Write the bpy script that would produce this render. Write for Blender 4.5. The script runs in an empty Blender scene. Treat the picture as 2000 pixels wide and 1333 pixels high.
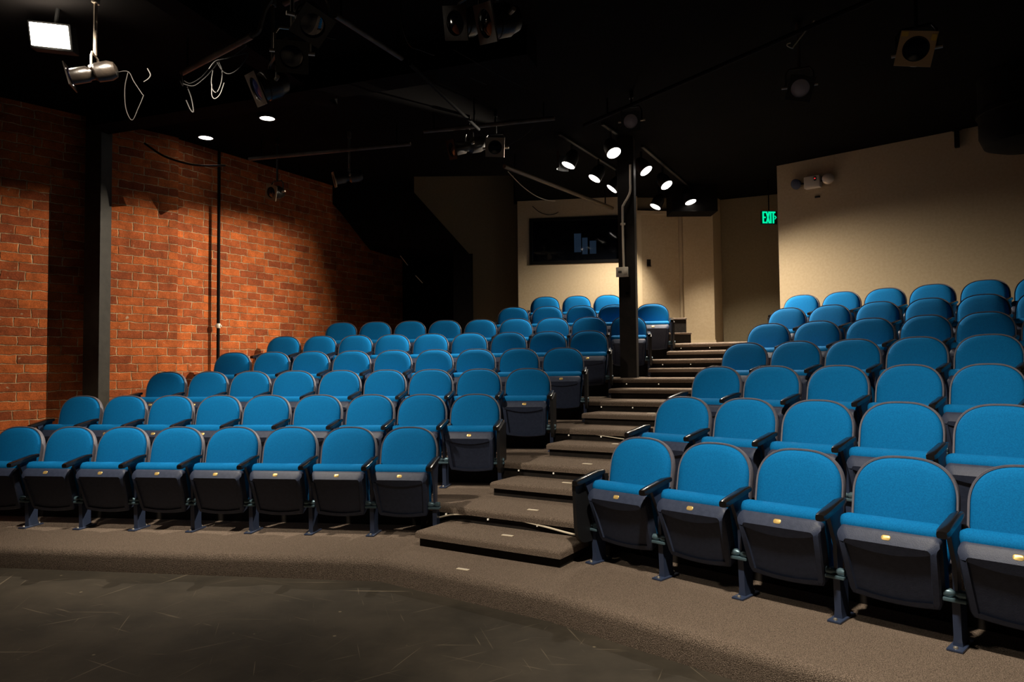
import bpy, bmesh, math, random
from mathutils import Vector, Matrix, Euler
R = random.Random(7)
pi, sin, cos = math.pi, math.sin, math.cos
sc = bpy.context.scene
COL = sc.collection

# ------------------------------------------------------------------ camera
T = 0.16                     # height of the lowest tier above the stage floor
CAMZ = 1.3372 + T
F, PITCH, ROLL = 1400.0, 0.0385, -0.0102
cd = bpy.data.cameras.new('camera')
cd.sensor_width = 36.0
cd.lens = 36.0 * F / 2000.0
cd.clip_start, cd.clip_end = 0.05, 60
cam = bpy.data.objects.new('camera', cd)
COL.objects.link(cam)
cam.matrix_world = Matrix.Translation((0, 0, CAMZ)) @ Matrix.Rotation(pi/2 + PITCH, 4, 'X') @ Matrix.Rotation(ROLL, 4, 'Z')
sc.camera = cam
sc.view_settings.view_transform = 'Standard'
sc.view_settings.look = 'None'
sc.view_settings.gamma = 1.0
sc.view_settings.use_curve_mapping = False
sc.view_settings.exposure = 0.0

# ------------------------------------------------------------------ world and house lights
w = bpy.data.worlds.new('world'); sc.world = w
w.use_nodes = True
w.node_tree.nodes['Background'].inputs[0].default_value = (1.0, .8, .6, 1)
w.node_tree.nodes['Background'].inputs[1].default_value = 0.004
WARM = (1.0, .87, .70)

def spot(name, loc, d, power, size, blend=.6, soft=.06, col=WARM):
    l = bpy.data.lights.new(name, 'SPOT')
    l.energy, l.spot_size, l.spot_blend, l.shadow_soft_size, l.color = power, math.radians(size), blend, soft, col
    o = bpy.data.objects.new(name, l); COL.objects.link(o)
    o.location = loc
    o.rotation_euler = Vector(d).to_track_quat('-Z', 'Y').to_euler()
    return o

# house lights over the stage, out of frame above the camera
spot('house_light', (-2.95, 4.75, 4.38), (.20, .52, -.83), 980, 92, 1.0, .10)
spot('house_light', (.55, 2.35, 4.38), (.27, .42, -.87), 1080, 84, 1.0, .10)
spot('house_light', (-2.4, .6, 4.38), (.1, .12, -1.), 850, 66, 1.0, .10)

# ------------------------------------------------------------------ materials
def mat(name, col, rough=.6, metal=0., spec=.5, emit=None, es=0.):
    m = bpy.data.materials.new(name); m.use_nodes = True
    b = m.node_tree.nodes['Principled BSDF']
    b.inputs['Base Color'].default_value = (*col, 1)
    b.inputs['Roughness'].default_value = rough
    b.inputs['Metallic'].default_value = metal
    b.inputs['Specular IOR Level'].default_value = spec
    if emit:
        b.inputs['Emission Color'].default_value = (*emit, 1)
        b.inputs['Emission Strength'].default_value = es
    return m

def nt(m): return m.node_tree.nodes, m.node_tree.links, m.node_tree.nodes['Principled BSDF']

def noisy(name, c1, c2, scale, rough=.8, bump=.2, bscale=None, detail=4, spec=.3, stretch=None, bdist=.01):
    """two tone noise colour plus noise bump, object coordinates"""
    m = mat(name, c1, rough, spec=spec)
    N, L, b = nt(m)
    tc = N.new('ShaderNodeTexCoord')
    n = N.new('ShaderNodeTexNoise'); n.inputs['Scale'].default_value = scale; n.inputs['Detail'].default_value = detail
    L.new(tc.outputs['Object'], n.inputs['Vector'])
    r = N.new('ShaderNodeValToRGB')
    r.color_ramp.elements[0].position, r.color_ramp.elements[1].position = .35, .65
    r.color_ramp.elements[0].color, r.color_ramp.elements[1].color = (*c1, 1), (*c2, 1)
    L.new(n.outputs['Fac'], r.inputs['Fac']); L.new(r.outputs['Color'], b.inputs['Base Color'])
    if bump:
        n2 = N.new('ShaderNodeTexNoise'); n2.inputs['Scale'].default_value = bscale or scale; n2.inputs['Detail'].default_value = 3
        L.new(tc.outputs['Object'], n2.inputs['Vector'])
        bp = N.new('ShaderNodeBump'); bp.inputs['Strength'].default_value = bump; bp.inputs['Distance'].default_value = bdist
        L.new(n2.outputs['Fac'], bp.inputs['Height']); L.new(bp.outputs['Normal'], b.inputs['Normal'])
    return m

def brick_material():
    m = mat('painted_brick', (.5, .15, .05), .85, spec=.25)
    N, L, b = nt(m)
    tc = N.new('ShaderNodeTexCoord')
    sx = N.new('ShaderNodeSeparateXYZ'); L.new(tc.outputs['Object'], sx.inputs[0])
    cx = N.new('ShaderNodeCombineXYZ'); L.new(sx.outputs['X'], cx.inputs['X']); L.new(sx.outputs['Z'], cx.inputs['Y'])
    dn = N.new('ShaderNodeTexNoise'); dn.inputs['Scale'].default_value = 11.; dn.inputs['Detail'].default_value = 5
    L.new(tc.outputs['Object'], dn.inputs['Vector'])
    sub = N.new('ShaderNodeVectorMath'); sub.operation = 'SUBTRACT'; sub.inputs[1].default_value = (.5, .5, .5)
    L.new(dn.outputs['Color'], sub.inputs[0])
    scl = N.new('ShaderNodeVectorMath'); scl.operation = 'SCALE'; scl.inputs['Scale'].default_value = .034
    L.new(sub.outputs[0], scl.inputs[0])
    add = N.new('ShaderNodeVectorMath'); L.new(cx.outputs[0], add.inputs[0]); L.new(scl.outputs[0], add.inputs[1])
    br = N.new('ShaderNodeTexBrick')
    br.offset = .43; br.offset_frequency = 2; br.squash = .8; br.squash_frequency = 5
    for k, v in (('Scale', 1.), ('Mortar Size', .0078), ('Mortar Smooth', .7), ('Bias', .0), ('Brick Width', .29), ('Row Height', .1)):
        br.inputs[k].default_value = v
    br.inputs['Color1'].default_value = (.70, .19, .045, 1)
    br.inputs['Color2'].default_value = (.34, .085, .028, 1)
    mn = N.new('ShaderNodeTexNoise'); mn.inputs['Scale'].default_value = 6.; mn.inputs['Detail'].default_value = 6
    L.new(tc.outputs['Object'], mn.inputs['Vector'])
    mr = N.new('ShaderNodeValToRGB'); mr.color_ramp.elements[0].position = .34; mr.color_ramp.elements[1].position = .56
    mr.color_ramp.elements[0].color = (.44, .22, .10, 1); mr.color_ramp.elements[1].color = (.74, .56, .34, 1)
    L.new(mn.outputs['Fac'], mr.inputs['Fac']); L.new(mr.outputs['Color'], br.inputs['Mortar'])
    L.new(add.outputs[0], br.inputs['Vector'])
    # soft patches of worn paint and grime
    n = N.new('ShaderNodeTexNoise'); n.inputs['Scale'].default_value = 7.; n.inputs['Detail'].default_value = 9; n.inputs['Roughness'].default_value = .72
    L.new(tc.outputs['Object'], n.inputs['Vector'])
    r = N.new('ShaderNodeValToRGB'); r.color_ramp.elements[0].position = .3; r.color_ramp.elements[1].position = .68
    r.color_ramp.elements[0].color = (.40, .37, .34, 1); r.color_ramp.elements[1].color = (1.2, 1.05, .95, 1)
    L.new(n.outputs['Fac'], r.inputs['Fac'])
    mx = N.new('ShaderNodeMix'); mx.data_type = 'RGBA'; mx.blend_type = 'MULTIPLY'; mx.inputs['Factor'].default_value = .9
    L.new(br.outputs['Color'], mx.inputs['A']); L.new(r.outputs['Color'], mx.inputs['B'])
    gn = N.new('ShaderNodeTexNoise'); gn.inputs['Scale'].default_value = 75.; gn.inputs['Detail'].default_value = 3
    L.new(tc.outputs['Object'], gn.inputs['Vector'])
    gr = N.new('ShaderNodeValToRGB'); gr.color_ramp.elements[0].position = .3; gr.color_ramp.elements[1].position = .7
    gr.color_ramp.elements[0].color = (.62, .60, .58, 1); gr.color_ramp.elements[1].color = (1.15, 1.12, 1.1, 1)
    L.new(gn.outputs['Fac'], gr.inputs['Fac'])
    mg = N.new('ShaderNodeMix'); mg.data_type = 'RGBA'; mg.blend_type = 'MULTIPLY'; mg.inputs['Factor'].default_value = .8
    L.new(mx.outputs['Result'], mg.inputs['A']); L.new(gr.outputs['Color'], mg.inputs['B']); mx = mg
    # chips of pale mortar dust
    n3 = N.new('ShaderNodeTexNoise'); n3.inputs['Scale'].default_value = 16.; n3.inputs['Detail'].default_value = 6
    L.new(tc.outputs['Object'], n3.inputs['Vector'])
    r3 = N.new('ShaderNodeValToRGB'); r3.color_ramp.elements[0].position = .66; r3.color_ramp.elements[1].position = .74
    L.new(n3.outputs['Fac'], r3.inputs['Fac'])
    mx2 = N.new('ShaderNodeMix'); mx2.data_type = 'RGBA'
    L.new(r3.outputs['Color'], mx2.inputs['Factor']); L.new(mx.outputs['Result'], mx2.inputs['A']); mx2.inputs['B'].default_value = (.5, .33, .2, 1)
    L.new(mx2.outputs['Result'], b.inputs['Base Color'])
    # bump: recessed mortar and rough faces
    mth = N.new('ShaderNodeMath'); mth.operation = 'MULTIPLY_ADD'; mth.inputs[1].default_value = -1.2
    L.new(br.outputs['Fac'], mth.inputs[0]); L.new(n.outputs['Fac'], mth.inputs[2])
    bp = N.new('ShaderNodeBump'); bp.inputs['Strength'].default_value = .75; bp.inputs['Distance'].default_value = .014
    L.new(mth.outputs[0], bp.inputs['Height']); L.new(bp.outputs['Normal'], b.inputs['Normal'])
    return m

def floor_material():
    m = mat('stage_floor', (.04, .035, .025), .72, spec=.22)
    N, L, b = nt(m)
    tc = N.new('ShaderNodeTexCoord')
    n = N.new('ShaderNodeTexNoise'); n.inputs['Scale'].default_value = 1.3; n.inputs['Detail'].default_value = 9; n.inputs['Roughness'].default_value = .65
    L.new(tc.outputs['Object'], n.inputs['Vector'])
    r = N.new('ShaderNodeValToRGB'); r.color_ramp.elements[0].position = .35; r.color_ramp.elements[1].position = .7
    r.color_ramp.elements[0].color = (.024, .0205, .015, 1); r.color_ramp.elements[1].color = (.058, .048, .035, 1)
    L.new(n.outputs['Fac'], r.inputs['Fac'])
    prev = r.outputs['Color']
    # scuffs: thin stretched streaks in several directions
    for ang, sc_, lo, seed in ((.5, 5., .70, 1.), (-.6, 4., .71, 5.), (1.3, 6., .715, 9.), (-1.2, 5., .72, 13.), (.05, 4., .715, 21.)):
        m0 = N.new('ShaderNodeMapping'); m0.inputs['Rotation'].default_value = (0, 0, ang)
        L.new(tc.outputs['Object'], m0.inputs['Vector'])
        mp = N.new('ShaderNodeMapping')
        mp.inputs['Scale'].default_value = (sc_*.32, sc_*9., 1); mp.inputs['Location'].default_value = (seed, seed*1.7, 0)
        L.new(m0.outputs[0], mp.inputs['Vector'])
        sn = N.new('ShaderNodeTexNoise'); sn.inputs['Scale'].default_value = 1.; sn.inputs['Detail'].default_value = 1.5; sn.inputs['Distortion'].default_value = .6
        L.new(mp.outputs[0], sn.inputs['Vector'])
        sr = N.new('ShaderNodeValToRGB'); sr.color_ramp.elements[0].position = lo; sr.color_ramp.elements[1].position = lo+.06
        sr.color_ramp.elements[1].color = (.5, .5, .5, 1)
        L.new(sn.outputs['Fac'], sr.inputs['Fac'])
        mx = N.new('ShaderNodeMix'); mx.data_type = 'RGBA'
        L.new(sr.outputs['Color'], mx.inputs['Factor']); L.new(prev, mx.inputs['A']); mx.inputs['B'].default_value = (.19, .155, .11, 1)
        prev = mx.outputs['Result']
    v = N.new('ShaderNodeTexVoronoi'); v.inputs['Scale'].default_value = 5.
    L.new(tc.outputs['Object'], v.inputs['Vector'])
    vr = N.new('ShaderNodeValToRGB'); vr.color_ramp.elements[0].color = (.8, .8, .8, 1); vr.color_ramp.elements[1].color = (0, 0, 0, 1)
    vr.color_ramp.elements[0].position = .035; vr.color_ramp.elements[1].position = .06
    L.new(v.outputs['Distance'], vr.inputs['Fac'])
    mx = N.new('ShaderNodeMix'); mx.data_type = 'RGBA'
    L.new(vr.outputs['Color'], mx.inputs['Factor']); L.new(prev, mx.inputs['A']); mx.inputs['B'].default_value = (.2, .17, .11, 1)
    L.new(mx.outputs['Result'], b.inputs['Base Color'])
    bp = N.new('ShaderNodeBump'); bp.inputs['Strength'].default_value = .15; bp.inputs['Distance'].default_value = .004
    L.new(n.outputs['Fac'], bp.inputs['Height']); L.new(bp.outputs['Normal'], b.inputs['Normal'])
    return m

M = {}
M['brick'] = brick_material()
M['floor'] = floor_material()
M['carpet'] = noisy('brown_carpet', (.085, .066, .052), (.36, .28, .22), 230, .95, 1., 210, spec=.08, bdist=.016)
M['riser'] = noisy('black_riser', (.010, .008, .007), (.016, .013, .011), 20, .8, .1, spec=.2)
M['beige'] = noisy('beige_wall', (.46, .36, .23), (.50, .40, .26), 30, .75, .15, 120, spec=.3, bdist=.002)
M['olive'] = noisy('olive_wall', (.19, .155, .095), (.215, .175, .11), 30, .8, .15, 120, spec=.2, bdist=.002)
M['trim'] = mat('cream_trim', (.55, .45, .30), .5)
M['black'] = noisy('black_paint', (.003, .0026, .0026), (.005, .0044, .004), 8, .8, .1, 40, spec=.1)
M['ceil'] = noisy('black_ceiling', (.0018, .0014, .0013), (.003, .0025, .0024), 3, .9, .1, 30, spec=.06)
M['colpaint'] = noisy('charcoal_paint', (.030, .028, .022), (.042, .038, .030), 10, .6, .1, 60)
M['wood'] = noisy('dark_post', (.008, .006, .005), (.014, .010, .008), 12, .6, .15, 40)
M['blue'] = noisy('blue_upholstery', (.001, .125, .345), (.002, .165, .43), 160, .85, .35, 330, spec=.12, bdist=.003)
M['shell'] = noisy('grey_plastic', (.125, .120, .145), (.145, .140, .165), 40, .5, .08, 250)
M['pan'] = noisy('navy_plastic', (.028, .039, .074), (.036, .048, .088), 40, .5, .12, 250)
M['arm'] = mat('black_gloss', (.008, .007, .007), .22, spec=.6)
M['steel'] = mat('navy_enamel', (.028, .042, .085), .35, spec=.5)
M['panelm'] = mat('black_laminate', (.010, .011, .013), .4)
M['bracket'] = mat('blue_grey_casting', (.10, .17, .21), .35, metal=.4)
M['brass'] = mat('brass', (.80, .56, .20), .35, metal=.6)
M['bolt'] = mat('zinc_bolt', (.55, .52, .45), .35, metal=.8)
M['galv'] = mat('conduit_metal', (.85, .76, .60), .45, metal=.1)
M['brownpipe'] = mat('brown_pipe', (.075, .048, .022), .5)
M['pipe'] = noisy('dull_pipe', (.06, .05, .042), (.10, .085, .07), 9, .4, .05, 40)
M['cable'] = mat('black_cable', (.012, .010, .009), .45, spec=.3)
M['white'] = mat('white_plastic', (.62, .57, .48), .45)
M['grey'] = mat('grey_screen', (.10, .10, .09), .3)
M['can'] = mat('black_can', (.008, .008, .008), .5)
M['lamp'] = mat('lit_lamp', (1, 1, 1), .5, emit=(1., .93, .84), es=9.)
M['flood'] = mat('lit_flood', (1, 1, 1), .5, emit=(1., .90, .74), es=14.)
M['exit'] = mat('exit_green', (.0, .1, .05), .5, emit=(.0, .80, .36), es=1.05)
M['exitplate'] = mat('exit_plate', (.006, .02, .014), .5)
M['glass'] = mat('booth_glass', (.004, .005, .008), .04, spec=.5)
N_, L_, b_ = nt(M['glass'])
b_.inputs['Alpha'].default_value = .45
M['monitor'] = mat('booth_monitor', (.01, .012, .015), .4, emit=(.14, .26, .46), es=.17)
M['gelframe'] = mat('tan_gel_frame', (.62, .42, .21), .6)
M['metaldark'] = noisy('dark_instrument', (.009, .007, .006), (.017, .013, .010), 12, .33, .1, 50)
M['alum'] = mat('worn_aluminium', (.50, .42, .33), .38, metal=.6)
M['lensdark'] = mat('dark_blue_lens', (.003, .004, .014), .08, spec=.8)
M['lensgrey'] = mat('frosted_lens', (.42, .38, .40), .5)
M['geldark'] = mat('brown_gel_frame', (.16, .10, .05), .6)
M['yellow'] = mat('yellow_tape', (.85, .58, .10), .6)
M['marker'] = mat('step_marker', (.72, .62, .46), .4)
M['stud'] = mat('lit_stud', (1, 1, 1), .5, emit=(1., .85, .6), es=.4)

# ------------------------------------------------------------------ mesh helpers
def obj(name, bm, m, parent=None, smooth=True, ang=40):
    me = bpy.data.meshes.new(name)
    bmesh.ops.recalc_face_normals(bm, faces=bm.faces[:])
    bm.to_mesh(me); bm.free()
    if smooth:
        for p in me.polygons: p.use_smooth = True
        me.set_sharp_from_angle(angle=math.radians(ang))
    ms = m if isinstance(m, (list, tuple)) else [m]
    for x in ms: me.materials.append(x)
    o = bpy.data.objects.new(name, me); COL.objects.link(o)
    if parent: o.parent = parent
    return o

def tag(o, label, cat, group=None):
    o['label'] = label; o['category'] = cat
    if group: o['group'] = group
    return o

def thing(name, label, cat, loc=(0, 0, 0), rz=0, group=None):
    o = bpy.data.objects.new(name, None); COL.objects.link(o)
    o.location = loc; o.rotation_euler = (0, 0, rz); o.empty_display_size = .1
    return tag(o, label, cat, group)

def struct(o):
    o['kind'] = 'structure'; return o

def BM(): return bmesh.new()

def box(bm, x0, x1, y0, y1, z0, z1, bev=0, seg=2, mtx=None):
    r = bmesh.ops.create_cube(bm, size=1)
    vs = r['verts']
    for v in vs:
        v.co = Vector((x0+(v.co.x+.5)*(x1-x0), y0+(v.co.y+.5)*(y1-y0), z0+(v.co.z+.5)*(z1-z0)))
    if bev:
        es = list({e for v in vs for e in v.link_edges})
        r2 = bmesh.ops.bevel(bm, geom=es, offset=bev, segments=seg, profile=.5, affect='EDGES')
        vs = list({v for f in r2['faces'] for v in f.verts} | {v for v in vs if v.is_valid})
    if mtx: bmesh.ops.transform(bm, matrix=mtx, verts=vs)
    return vs

def loft(bm, rings, cap0=True, cap1=True, closed=True):
    V = [[bm.verts.new(p) for p in r] for r in rings]
    n = len(rings[0])
    for a, b in zip(V, V[1:]):
        for i in range(n if closed else n-1):
            j = (i+1) % n
            bm.faces.new((a[i], a[j], b[j], b[i]))
    if cap0: bm.faces.new(V[0][::-1])
    if cap1: bm.faces.new(V[-1])
    return V

def tube(bm, pts, r, n=8, caps=True):
    pts = [Vector(p) for p in pts]
    rings = []
    up = None
    for i, p in enumerate(pts):
        d = (pts[min(i+1, len(pts)-1)] - pts[max(i-1, 0)]).normalized()
        if up is None:
            up = Vector((0, 0, 1)) if abs(d.z) < .9 else Vector((1, 0, 0))
        u = (up - d*up.dot(d)).normalized(); v = d.cross(u); up = u
        rr = r[i] if isinstance(r, (list, tuple)) else r
        rings.append([p + u*rr*cos(2*pi*k/n) + v*rr*sin(2*pi*k/n) for k in range(n)])
    loft(bm, rings, caps, caps)

def frame_to(d):
    """matrix whose local -Z looks along d"""
    return Vector(d).to_track_quat('-Z', 'Y').to_matrix().to_4x4()

def lathe(bm, prof, n=20, mtx=None):
    """profile of (radius, z) turned about z"""
    rings = [[Vector((r*cos(2*pi*k/n), r*sin(2*pi*k/n), z)) for k in range(n)] for r, z in prof]
    V = loft(bm, rings)
    if mtx: bmesh.ops.transform(bm, matrix=mtx, verts=[v for r in V for v in r])

def prism(bm, poly, z0, z1):
    loft(bm, [[(x, y, z0) for x, y in poly], [(x, y, z1) for x, y in poly]])

def smooth_path(pts, k=6):
    P = [Vector(p) for p in pts]; out = []
    for i in range(len(P)-1):
        a, b, c, d = P[max(i-1, 0)], P[i], P[i+1], P[min(i+2, len(P)-1)]
        for j in range(k):
            t = j/k
            out.append(.5*((2*b) + (c-a)*t + (2*a-5*b+4*c-d)*t*t + (3*b-a-3*c+d)*t**3))
    out.append(P[-1]); return out

def ray(u, v):
    a, b = (u-1000)/F, (v-666.5)/F
    c, s = cos(ROLL), sin(ROLL)
    x, y = c*a+s*b, -s*a+c*b
    c, s = cos(PITCH), sin(PITCH)
    return Vector((x, c+s*y, s-c*y))
def at(u, v, Y):            # point at distance Y into the room that the photo shows at u, v
    d = ray(u, v); t = Y/d.y
    return Vector((0, 0, CAMZ)) + d*t
def atz(u, v, z):           # same, at a known height
    d = ray(u, v); t = (z-CAMZ)/d.z
    return Vector((0, 0, CAMZ)) + d*t

# ------------------------------------------------------------------ seating plan (rows are straight in each block)
DZ = .2409
LEFT = {1: (.137, 5.873, [-5.47, -4.952, -4.44, -3.922, -3.401, -2.881, -2.36, -1.839]),
 2: (.161, 6.743, [-5.69, -5.176, -4.651, -4.121, -3.602, -3.06, -2.519, -1.996, -1.472]),
 3: (.160, 7.609, [-5.313, -4.784, -4.266, -3.74, -3.195, -2.672, -2.154, -1.62, -1.089]),
 4: (.162, 8.482, [-5.009, -4.473, -3.949, -3.413, -2.882, -2.361, -1.846, -1.317, -.793]),
 5: (.169, 9.360, [-4.78, -4.244, -3.722, -3.196, -2.659, -2.126, -1.593, -1.073, -.54]),
 6: (.169, 10.235, [-4.303, -3.763, -3.223, -2.693, -2.158, -1.636, -1.104, -.58, -.031]),
 7: (.171, 11.099, [-1.813, -1.275, -.746, -.239, .326]),
 8: (.172, 11.979, [-1.414, -.884, -.365])}
RIGHT = {1: (.795, 4.104, [-2.899, -2.351, -1.81, -1.259, -.72]),
 2: (.800, 5.035, [-3.169, -2.629, -2.091, -1.556, -1.007]),
 3: (.793, 5.957, [-3.377, -2.851, -2.297, -1.774, -1.27]),
 4: (.799, 6.884, [-3.593, -3.057, -2.521, -1.986, -1.457]),
 5: (.796, 7.792, [-3.766, -3.22, -2.677, -2.163, -1.667, -1.15]),
 6: (.801, 8.705, [-3.97, -3.448, -2.907, -2.389, -1.881, -1.36]),
 7: (.805, 9.621, [-4.195, -3.663, -3.129, -2.597, -2.056, -1.53])}
def axes(a): return Vector((cos(a), -sin(a))), Vector((sin(a), cos(a)))    # along the row, away from the stage
def row_pt(row, s, off=0.):
    a, D, _ = row; t, n = axes(a)
    n0 = axes(.1646 if a < .5 else .7962)[1]
    return n0*D + n*off + t*s
def tier_z(k): return T + DZ*(k-1)

# brick wall line on the left: first stretch, then a second one slightly set back
KX, KY = -4.19, 8.96
WA = Vector((.669, .743)); WB = Vector((.5, .866))
K = Vector((KX, KY))
def hit_wall(p, d):
    """where a line p + d*s meets the brick wall"""
    best = None
    for q, e, ok in ((K, WA, lambda u: u <= 0), (K, WB, lambda u: u >= 0)):
        det = d.x*(-e.y) + d.y*e.x
        r = q - p
        s = (r.x*(-e.y) + r.y*e.x)/det
        u = (d.x*r.y - d.y*r.x)/det
        if ok(u): best = p + d*s
    return best

RISE = .83                  # seat back line to the tier edge in front of it
SHIFT = .21                 # the aisle treads stand forward of the tier edges
def chord(k):
    if k == 1:
        return Vector((-.95, 5.13)), Vector((.2, 4.30))
    if k == 8:
        A0, B0 = chord(7); d = Vector((.42, .80)); return A0 + d, B0 + Vector((.55, .72))
    A = row_pt(LEFT[k], LEFT[k-1][2][-1] + .29 if k < 8 else -.1, -RISE)
    rr = RIGHT[min(k, 7)]
    B = row_pt(rr, RIGHT[min(k, 7)-1][2][0] - .31, -RISE)
    e = (B-A).normalized(); n = Vector((-e.y, e.x))
    if k == 2: A = A - e*.14
    return A - n*SHIFT, B - n*SHIFT

def tier_poly(k, inset=0.):
    L_row = LEFT[k]
    t, n = axes(L_row[0])
    base = row_pt(L_row, 0., -RISE+inset)
    lw = hit_wall(base, t)
    A, B = chord(k)
    e = (B-A).normalized(); nn = Vector((-e.y, e.x))
    if k == 1:
        A2, B2 = A, B
        front = [lw, A + nn*inset, B + nn*inset]
    else:
        # step out of the left edge line, across the aisle, and back to the right edge line
        A0, B0 = A + nn*SHIFT, B + nn*SHIFT
        front = [lw, A0 + nn*inset, A + nn*inset, B + nn*inset, B0 + nn*inset]
    if k <= 7:
        rr = RIGHT[k]
        front.append(row_pt(rr, 2.6, -RISE+inset))
    else:
        front.append(Vector((4.4, 10.25)))
        return front, [Vector((4.6, 12.2)), Vector((3.75, 12.6)), Vector((3.5, 12.28)), Vector((2.2, 12.28)), Vector((.12, 12.56)), Vector((.10, 13.2)), Vector((-1.75, 13.13))]
    back = [Vector((8.3, 6.6)) if k < 5 else row_pt(RIGHT[k], 2.6, 1.2), Vector((4.05, 10.4)), Vector((4.6, 12.2)), Vector((3.75, 12.6)), Vector((3.5, 12.28)), Vector((2.2, 12.28)), Vector((.12, 12.56)), Vector((.10, 13.2)), Vector((-1.75, 13.13))]
    if lw.y < KY: back.append(K)
    return front, back

def tier(k):
    z1 = tier_z(k); thick = .16 if k == 1 else .06
    rad = .055 if k == 1 else .028
    bm = BM(); rings = []
    prof = [(rad*.2, -thick)] + [(rad*(1-cos(a)), -rad + rad*sin(a)) for a in [-.5, 0] + [pi/2*i/8 for i in range(1, 9)]] if k > 1 else [(0, -thick)] + [(rad*(1-cos(a)), -rad + rad*sin(a)) for a in [pi/2*i/8 for i in range(9)]]
    for ins, dz in prof:
        f_, b_2 = tier_poly(k, ins)
        rings.append([(p.x, p.y, z1+dz) for p in f_+b_2])
    loft(bm, rings)
    o = struct(obj('seating_tier', bm, M['carpet'], ang=30))
    if k > 1:
        f2, b2 = tier_poly(k, .03)
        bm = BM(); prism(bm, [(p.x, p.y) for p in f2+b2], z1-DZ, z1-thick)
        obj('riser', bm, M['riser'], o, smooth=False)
    return o
for k in range(1, 9): tier(k)

# stage floor
bm = BM(); prism(bm, [(-9, -4), (9, -4), (9, 11), (-9, 11)], -.1, 0.)
struct(obj('floor', bm, M['floor'], smooth=False))

# aisle half steps
HNAMES = ['lowest', 'second', 'third', 'fourth', 'fifth', 'sixth', 'highest']
def half_step(k):
    A, B = chord(k+1)
    e = (B-A).normalized(); nn = Vector((-e.y, e.x)); Ln = (B-A).length
    a0, b0 = A + e*(.21 if k > 1 else .30), A + e*(Ln-.16)
    dpt = .40
    z0 = tier_z(k); z1 = z0 + DZ/2
    t = thing('carpeted_step', '%s brown carpeted half step in the central aisle, counted from the stage' % HNAMES[k-1], 'step', ((a0+b0).x/2, (a0+b0).y/2, z0), math.atan2(e.y, e.x), 'half steps in the aisle')
    h = (b0-a0).length/2
    bm = BM()
    vs = box(bm, -h, h, -dpt, .02, DZ/2-.055, DZ/2)
    es = [x for x in bm.edges if all(v.co.z > DZ/2-.01 for v in x.verts) and not all(v.co.y > 0 for v in x.verts)]
    bmesh.ops.bevel(bm, geom=es, offset=.026, segments=7, profile=.5, affect='EDGES')
    obj('tread', bm, M['carpet'], t, smooth=False)
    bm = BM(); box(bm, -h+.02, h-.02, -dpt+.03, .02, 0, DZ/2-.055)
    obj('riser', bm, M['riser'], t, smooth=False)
for k in range(1, 8): half_step(k)

# ------------------------------------------------------------------ the tip-up seat
def back_outline(inset, n=22):
    """outline of the back in x, z from its bottom right, anticlockwise from the front"""
    zb, zt, wb, wt = .30+inset, .872-inset, .224-inset, .247-inset
    pts = []
    def side(z): return wb + (wt-wb)*min(1, max(0, (z-zb)/.25))
    for i in range(5):                                    # bottom right corner
        a = -pi/2 + pi/2*i/4; pts.append((side(zb)-.05+.05*cos(a), zb+.05+.05*sin(a)))
    for z in (.45, .56, .62): pts.append((side(z), z))
    h = zt-.655
    for i in range(n+1):
        a = pi/2*i/n
        pts.append((wt*max(0, cos(a))**(2/2.75), .655 + h*sin(a)**(2/2.35)))
    left = [(-x, z) for x, z in pts[-2::-1]]
    return pts + left

def lean(p, deg=12.):
    """tilt the back: p = (x, y, z) with y = 0 on its face"""
    a = math.radians(deg)
    z0 = .872
    dz = p[2]-z0
    return Vector((p[0], p[1]*cos(a) + dz*sin(a), z0 - .015 + dz*cos(a) - p[1]*sin(a)))

def scaled(out, f, y, cz=.60):
    return [(x*f, y, cz+(z-cz)*f) for x, z in out]

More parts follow.
